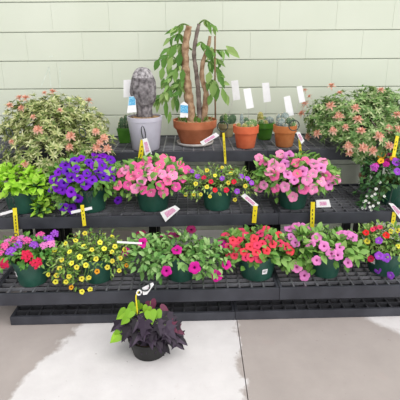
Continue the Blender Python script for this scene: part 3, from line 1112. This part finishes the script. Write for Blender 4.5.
def smooth_path(pts, k=4):
    out = []
    for i in range(len(pts) - 1):
        p0, p1, p2, p3 = pts[max(i - 1, 0)], pts[i], pts[i + 1], pts[min(i + 2, len(pts) - 1)]
        for j in range(k):
            t = j / k
            out.append(.5 * ((2 * p1) + (p2 - p0) * t + (2 * p0 - 5 * p1 + 4 * p2 - p3) * t * t + (3 * p1 - p0 - 3 * p2 + p3) * t ** 3))
    out.append(pts[-1])
    return out


Yb = pb.y
for nm, pts, r0, r1, mt in (('trunk', [(191, 124), (190, 108), (188, 92), (186, 74), (185, 58), (186, 42), (189, 26)], .034, .02, M['bark']),
                            ('trunk', [(200, 124), (199, 104), (198, 88), (196, 70), (194, 54), (196, 38), (199, 24)], .017, .011, M['barkgrey']),
                            ('trunk', [(204, 124), (205, 108), (206, 92), (202, 78), (203, 62), (208, 48), (210, 36)], .022, .010, M['bark'])):
    p = smooth_path(pxs(pts, Yb, pb))
    n = len(p)
    b = MB()
    b.tube(p, [(r0 + (r1 - r0) * i / (n - 1)) * (1 + .12 * math.sin(i * 2.1)) for i in range(n)], 12)
    b.obj(nm, mt, root)
p = pxs([(215.5, 124), (215, 90), (215, 36)], Yb - .03, pb)
b = MB()
b.tube(p, .0055, 8)
b.obj('cane_stake', M['cane'], root)
branches = [[(186, 72), (179, 62), (172, 56), (163, 55)], [(187, 88, -.01), (178, 84, -.03), (170, 89, -.05), (160, 95, -.06), (154, 97, -.06)], [(185, 60), (178, 66, -.02), (172, 76, -.04), (168, 86, -.05)],
            [(192, 50, .03), (186, 46, .04), (178, 44, .04), (168, 48, .03)], [(203, 62), (210, 62, .0), (217, 70, -.03), (222, 82, -.04)], [(208, 48), (216, 50, -.03), (226, 50, -.04)], [(186, 74, -.01), (182, 78, -.03), (179, 86, -.04), (178, 94, -.05)],
            [(206, 84), (209, 80, -.02), (213, 80, -.04)], [(189, 26), (182, 24, 0), (174, 30, -.02)], [(199, 24), (205, 20, -.02), (214, 26, -.03)], [(196, 46), (201, 42, -.02), (206, 46, -.04)],
            [(186, 44), (180, 34, .05), (170, 38, .08)], [(204, 62), (212, 58, .04), (220, 60, .06)]]
lf = MB()
for pts in branches:
    p = smooth_path(pxs(pts, Yb, pb), 5)
    bs = MB()
    bs.tube(p, [.006 - .004 * i / len(p) for i in range(len(p))], 6)
    bs.obj('branch', M['stem'], root)
    for i in range(4, len(p)):
        for _ in range(random.choice((1, 1, 1, 2))):
            dn = Vector((U(-.5, .5) + (.35 if p[i].x > 0 else -.35), U(-.6, .35), U(-1.1, -.25)))
            lf.leaf(p[i], dn, Vector((U(-.6, .6), -1, .35)), U(.045, .08), U(.018, .03), U(.05, .35), 0, (.35, 1, .62))
for x, y, l, w, a in ((158, 105, 17, 5, .05), (166, 110, 20, 5, .0), (163, 99, 14, 4.5, .1), (174, 104, 16, 5, .1), (178, 106, 15, 5, .1), (180, 90, 18, 6, 0), (214, 90, 16, 8, .1), (222, 96, 17, 5.5, -.25), (210, 78, 13, 7, .2), (226, 100, 13, 5, -.2), (219, 80, 16, 6, -.3),
                      (163, 74, 14, 6, .15), (159, 65, 12, 6, .4), (169, 70, 16, 6, 0), (216, 93, 18, 8, .0), (172, 64, 14, 6, .3), (207, 54, 12, 7, -.3), (226, 52, 12, 7, -1.2), (212, 54, 14, 7, .3), (180, 60, 15, 7, .1), (176, 52, 14, 7, .5), (170, 118, 13, 4.5, .1), (185, 113, 10, 4, .1), (164, 84, 12, 5, .2), (176, 76, 14, 6, .1), (168, 96, 15, 5, 0), (183, 76, 13, 6, .1), (165, 64, 12, 6, .2), (211, 100, 12, 6, .2)):
    yo = -.05 + U(-.02, .02)
    c = at_y(x, y - l / 2, Yb + yo) - pb
    e = at_y(x - a * l, y + l / 2, Yb + yo) - pb
    lf.leaf(c, e - c, Vector((U(-.3, .3), -1, .2)), (e - c).length, w / 150, .12, 0, (.35, 1, .7))
# low sprouts in the bowl
for i in range(26):
    t = U(0, 6.28)
    q = Vector((math.cos(t), math.sin(t), 0)) * U(.05, .11) + Vector((0, 0, .158))
    lf.leaf(q, Vector((math.cos(t) * .5, math.sin(t) * .5, U(.4, 1))), Vector((math.cos(t), math.sin(t), .4)), U(.03, .055), .018, .3)
lf.obj('foliage', M['L_tall'], root)


POTS = []


def small_pot(name, px, pyb, dyr, r, h, mt, soil, label, rim=.014, taper=.72, square=False):
    p = on_bench(px, pyb, dyr)
    POTS.append(p)
    o = thing(name, p, label, 'cactus', 'small cactus pots on the top bench')
    if square:
        b = MB()
        s2 = math.sqrt(2)
        b.lathe([(r * taper * s2, 0), (r * .95 * s2, h - rim), (r * s2, h - rim), (r * s2, h), (r * .9 * s2, h), (r * .88 * s2, h - .02)], 4, cap1=True)
        q = b.obj('pot', mt, o, smooth=False)
        q.rotation_euler = (0, 0, PI / 4)
        s = MB()
        s.lathe([(r * .88 * s2, h - .012), (.002, h - .006)], 4, cap0=False, cap1=True)
        q = s.obj('soil', soil, o, smooth=False)
        q.rotation_euler = (0, 0, PI / 4)
    else:
        b = MB()
        rb = r * taper
        b.lathe([(rb * .95, 0), (rb, .003), (r * .9, h * .66), (r, h * .68), (r * 1.02, h), (r * .92, h), (r * .9, h * .7), (rb * .9, .006)], 36, cap1=True)
        q = b.obj('pot', mt, o)
        q.modifiers.new('edge', 'EDGE_SPLIT').split_angle = rad(40)
        s = MB()
        s.lathe([(r * .91, h - .014), (r * .5, h - .009), (.002, h - .007)], 28, cap0=False, cap1=True)
        s.obj('soil', soil, o)
    return o, h - .012


o, z = small_pot('cactus_pot', 124, 144, .06, .047, .105, M['glazegreen'], M['soil'], 'small square dark green pot of dark green cacti between the shrub and the grey cactus', square=True)
for x, y, r, h, m in ((-.015, -.01, .017, .085, 'cactusdark'), (.014, .0, .018, .10, 'cactusdark'), (-.002, .02, .015, .07, 'cactusgreen'), (.03, -.015, .012, .06, 'cactusdark'), (-.033, .008, .012, .05, 'cactusgreen')):
    rib_cactus('cactus', o, (x, y, z), r, h, 8, M[m])

o, z = small_pot('cactus_pot', 227, 138, .06, .062, .10, M['olivepot'], M['pebbles'], 'olive-tan pot of paddle-shaped and slim green cacti in blue-white pebbles')
for x, y, r, h, m in ((-.036, 0, .016, .07, 'cactusdark'), (-.01, -.02, .014, .085, 'cactusgreen'), (-.022, .025, .015, .075, 'cactusdark'), (.012, .02, .014, .06, 'cactusgreen')):
    rib_cactus('cactus', o, (x, y, z), r, h, 8, M[m])
for x, zz, a in ((.032, .0, .25), (.012, .0, -.3)):
    b = MB()
    b.lathe([(.012, 0), (.026, .02), (.03, .042), (.022, .065), (.004, .076)], 20, cap1=True)
    q = b.obj('cactus_paddle', M['cactusdark'], o, loc=(x, .0, z + zz))
    q.scale = (1, .4, 1)
    q.rotation_euler = (0, a, 0)

o, z = small_pot('cactus_pot', 246.5, 149.3, .065, .082, .145, M['orangepot'], M['sand'], 'bright orange-red clay pot of round and slim cacti on the top bench')
for x, y, r, h, m, ribs in ((-.03, -.005, .013, .09, 'cactusblue', 7), (.012, -.03, .027, .042, 'cactusgreen', 12), (.042, .0, .028, .05, 'cactusgreen', 11), (-.012, -.045, .018, .03, 'cactusolive', 10), (.0, .03, .024, .06, 'cactusdark', 9), (-.05, -.02, .014, .03, 'cactusolive', 8), (.028, -.05, .016, .026, 'cactusolive', 8)):
    rib_cactus('cactus', o, (x, y, z), r, h, ribs, M[m])

o, z = small_pot('cactus_pot', 265.5, 140.5, .06, .068, .12, M['glazegreen'], M['soil'], 'glossy green pot with a golden column cactus behind the two orange pots')
for x, y, r, h, m, ribs in ((-.033, .0, .022, .085, 'cactusolive', 12), (.03, -.01, .03, .055, 'cactusblue', 12), (.0, .02, .022, .05, 'cactusgreen', 10), (-.03, -.035, .018, .035, 'cactusgreen', 9), (.0, -.035, .016, .03, 'cactusolive', 9), (.05, .015, .014, .04, 'cactusgreen', 8)):
    rib_cactus('cactus', o, (x, y, z), r, h, ribs, M[m])

o, z = small_pot('cactus_pot', 286, 148, .065, .076, .14, M['tanpot'], M['soil'], 'orange-brown clay pot of grey-blue cacti beside the big green and cream shrub')
for x, y, r, h, m, ribs in ((-.03, -.02, .026, .06, 'cactusblue', 12), (.015, -.03, .02, .065, 'cactusdark', 10), (-.045, .01, .014, .085, 'cactusblue', 8), (.04, -.005, .028, .06, 'cactusdark', 11), (.0, .025, .03, .09, 'cactusblue', 10), (-.01, -.055, .014, .03, 'cactusblue', 8), (.045, -.035, .015, .035, 'cactusgreen', 8)):
    rib_cactus('cactus', o, (x, y, z), r, h, ribs, M[m])


# ---- blank labels on thin stakes, and the printed labels
def stake_label(corners, pot, off, label, group='blank white plant labels', mats=None, printed=None, foot_h=.13):
    f = pot + Vector(off)
    Y = f.y
    o = thing('plant_label', f, label, 'label', group)
    card('label_card', corners, Y - .004, mats or [M['card']], o, f, printed)
    n = len(corners)
    mx, my = sum(c[0] for c in corners) / n, sum(c[1] for c in corners) / n
    b = MB()
    b.tube([Vector((0, 0, 0)), at_y(mx, my, Y) - f], .0013, 5)
    b.obj('label_stake', M['saucer'], o)
    return o


stake_label([(231, 81), (238, 80), (240.3, 99.5), (233.3, 100.5)], POTS[1], (-.005, -.005, .085), 'blank white label upright above the olive-tan cactus pot, first of the row')
stake_label([(243.3, 89.3), (250.5, 88), (254, 107.5), (246.5, 109)], POTS[2], (.02, .02, .128), 'blank white label tilted above the orange-red cactus pot')
stake_label([(262, 83), (269, 82.5), (271, 101.5), (263.8, 102.5)], POTS[3], (.012, .04, .105), 'blank white label upright above the green pot of golden cactus')
stake_label([(283.7, 97), (290, 95.5), (294, 115), (286.8, 116.5)], POTS[4], (.02, .05, .125), 'blank white label tilted low above the orange-brown cactus pot')
stake_label([(296.5, 86.5), (302, 85.5), (305.3, 101.5), (299.5, 102.8)], POTS[4], (.05, .03, .125), 'narrow blank white label beside the salmon tips of the shrub')
stake_label([(123.5, 80), (132.5, 79.5), (132.5, 97), (123.5, 97.5)], pc, (-.07, .045, .205), 'blank white label behind the tall grey cactus', None)
stake_label([(129, 96.5), (135.5, 96), (136.5, 112), (127, 113)], pc, (-.062, -.055, .205), 'blue and white printed label leaning on the tall grey cactus', 'blue and white plant labels', [M['card'], M['blue']], (.05, .02, .95, .55))
stake_label([(180.5, 104), (184, 101.5), (188, 104.5), (188, 117.5), (180, 117.5)], pb, (-.06, -.1, .157), 'blue and white printed label in the clay bowl of the tall plant', 'blue and white plant labels', [M['card'], M['blue']])
bl = [q for q in bpy.data.objects if q.get('label', '').startswith('blue and white printed label in the clay')][0]
card('label_picture', [(180.5, 105), (188, 105.5), (188, 113), (180.3, 112.5)], pb.y - .1065, [M['blue']], bl, bl.location)
# a small white tag by the clay bowl's side
o = thing('plant_label', at_z(172.5, 132.5, TIER[1][1]), 'tiny white tag lying against the side of the clay bowl', 'label')
card('label_card', [(170.5, 129), (175, 130), (175, 133.3), (172, 132.8)], o.location.y - .01, [M['card']], o, o.location)

# ------------------------------------------------------------------ sweet potato vine on the floor
random.seed(33)
g = at_z(149, 356, 0)
lo = Vector((g.x, g.y + .04, 0))
root = thing('sweet_potato_vine', lo, 'low pot of lime and purple-black sweet potato vine standing on the concrete floor', 'potted plant')
pot_parts(root, .105, .10, M['potblack'], M['soil'], taper=.78)


def lobed(b, p, d, nrm, size, lobes, mi=0):
    """heart or maple-like blade, stalk end at p, tip along d"""
    d = d.normalized()
    side = d.cross(nrm).normalized()
    n = side.cross(d).normalized()
    if lobes == 1:
        out = [(0, 0), (.22, -.13), (.42, -.08), (.5, .14), (.44, .4), (.26, .7), (.08, .93), (0, 1.05)]
    else:
        out = [(0, 0), (.2, -.16), (.38, -.12), (.56, .02), (.36, .16), (.38, .28), (.62, .46), (.36, .5), (.22, .58), (.14, .85), (0, 1.1)]
    L = [(x, y) for x, y in out]
    cen = [(0, y * .9 + .02) for x, y in out]

    def pt(x, y):
        return p + side * (x * size) + d * (y * size) - n * (size * (.25 * y * y + .3 * x * x) - .05 * size * abs(x))
    for sgn in (1, -1):
        vs = [pt(sgn * x, y) for x, y in L] + [pt(0, min(1.0, max(0, y * .95))) for x, y in L]
        k = len(L)
        fs = [(i, i + 1, i + 1 + k, i + k) if sgn > 0 else (i + k, i + 1 + k, i + 1, i) for i in range(k - 1)]
        b.add(vs, fs, mi)


SB = [blob_px(148, 331, 30, 18, lo.y - .0, .9)]
lime = MB()
purp = MB()
wine = MB()
stm = MB()
ctr = lo + Vector((0, 0, .1))


def place(b, x, y, s, lob, dy, tilt, dirx=None):
    p = at_y(x, y, lo.y + dy)
    out = (p - ctr)
    d = Vector((out.x * 1.3 + U(-.03, .03), out.y * 1.2 - .05, -.10 + tilt)) if dirx is None else Vector(dirx)
    d.normalize()
    start = p - d * s * .5
    lobed(b, start - lo, d, Vector((U(-.3, .3), -.65, .9)), s, lob)
    stm.tube([ctr - lo + Vector((U(-.04, .04), U(-.04, .04), -.01)), (ctr + start) / 2 - lo + Vector((0, 0, .03)), start - lo], [.003, .0025, .002], 5)


for x, y, s, dy in ((130, 310, .058, .0), (121, 315, .055, -.03), (137, 307, .05, .03), (151, 317, .06, -.07), (158, 316, .05, -.05), (115, 338, .055, -.09), (118, 330, .045, -.07), (146, 311, .045, .0), (128, 315, .05, -.05), (124, 321, .04, -.07), (142, 317, .04, -.05)):
    place(lime, x, y, s, 1, dy, .02)
for i in range(75):
    x, y = 151 + 33 * U(-1, 1), 335 + 17 * U(-1, 1)
    if ((x - 151) / 33) ** 2 + ((y - 335) / 17) ** 2 > 1:
        continue
    f = math.sqrt(max(0, 1 - ((x - 151) / 33) ** 2 - ((y - 335) / 17) ** 2))
    p = at_y(x, y, lo.y - .13 * f)
    if p.z < .02:
        continue
    place(purp, x, y, U(.05, .075), 3, -.13 * f + U(-.01, .03), 0)
for x, y, s in ((176, 329, .08), (180, 338, .08), (171, 322, .07), (168, 335, .07), (116, 326, .06), (178, 343, .07)):
    place(purp, x, y, s, 3, -.06, 0)
for x, y, s, dy in ((152, 307, .06, .03), (165, 311, .055, .02), (149, 312, .05, .0), (172, 327, .06, -.08), (178, 330, .06, -.06), (168, 326, .05, -.08), (150, 306, .045, .06)):
    place(wine, x, y, s, 1 if y < 315 else 3, dy, .05)
lime.obj('lime_foliage', M['L_vine'], root)
purp.obj('purple_foliage', M['L_purp'], root)
wine.obj('wine_foliage', M['L_wine'], root)
stm.obj('stems', M['stem'], root)
h = MB()
yh = lo.y - .02
wire_ring(h, at_y(144.5, 286, yh) - lo, 4.6 / 190, 5 / 190, .0036, .5)
h.obj('hook', M['hook'], root)
white_card(root, lo, [(142, 288), (152.5, 282.5), (154, 284.5), (147, 294.5), (143, 295)], yh + .006, (.4, .45, .6, .6))
b = MB()
b.tube(smooth_path(pxs([(138.5, 291), (136, 296), (136.5, 304), (137.5, 314)], yh, lo)), .0035, 6)
b.obj('yellow_wire', M['yellow'], root)
b = MB()
wire_ring(b, at_y(139, 292.5, yh) - lo, .010, .013, .004, -.4)
b.obj('white_loop', M['card'], root)

# ------------------------------------------------------------------ light: bright overcast sky and a veiled high sun
w = bpy.data.worlds.new('overcast_sky')
sc.world = w
w.use_nodes = True
N, L = w.node_tree.nodes, w.node_tree.links
bg = N['Background']
tc = N.new('ShaderNodeTexCoord')
sp = N.new('ShaderNodeSeparateXYZ')
mr = N.new('ShaderNodeMapRange')
mr.inputs['From Min'].default_value = -1
mr.inputs['From Max'].default_value = 1
mr.inputs['To Min'].default_value = .72
mr.inputs['To Max'].default_value = 1.3
L.new(tc.outputs['Generated'], sp.inputs[0])
L.new(sp.outputs[0], mr.inputs['Value'])
ab = N.new('ShaderNodeMath')
ab.operation = 'ABSOLUTE'
L.new(sp.outputs[2], ab.inputs[0])
hz = N.new('ShaderNodeMapRange')                 # an overcast sky that is brighter near the horizon
hz.inputs['To Min'].default_value = 1.25
hz.inputs['To Max'].default_value = .8
L.new(ab.outputs[0], hz.inputs['Value'])
ml = N.new('ShaderNodeMath')
ml.operation = 'MULTIPLY'
L.new(mr.outputs[0], ml.inputs[0])
L.new(hz.outputs[0], ml.inputs[1])
L.new(ml.outputs[0], bg.inputs['Strength'])
bg.inputs['Color'].default_value = (.96, .98, 1, 1)
sd = bpy.data.lights.new('veiled_sun', 'SUN')
sd.energy = 2.3
sd.angle = rad(60)
sd.color = (1, .97, .92)
so = bpy.data.objects.new('veiled_sun', sd)
C.objects.link(so)
so.rotation_euler = Vector((-.40, .55, -1.0)).to_track_quat('-Z', 'Y').to_euler()

sc.view_settings.view_transform = 'Standard'
sc.view_settings.look = 'None'
sc.view_settings.gamma = 1
sc.view_settings.use_curve_mapping = False
sc.view_settings.exposure = 0.0
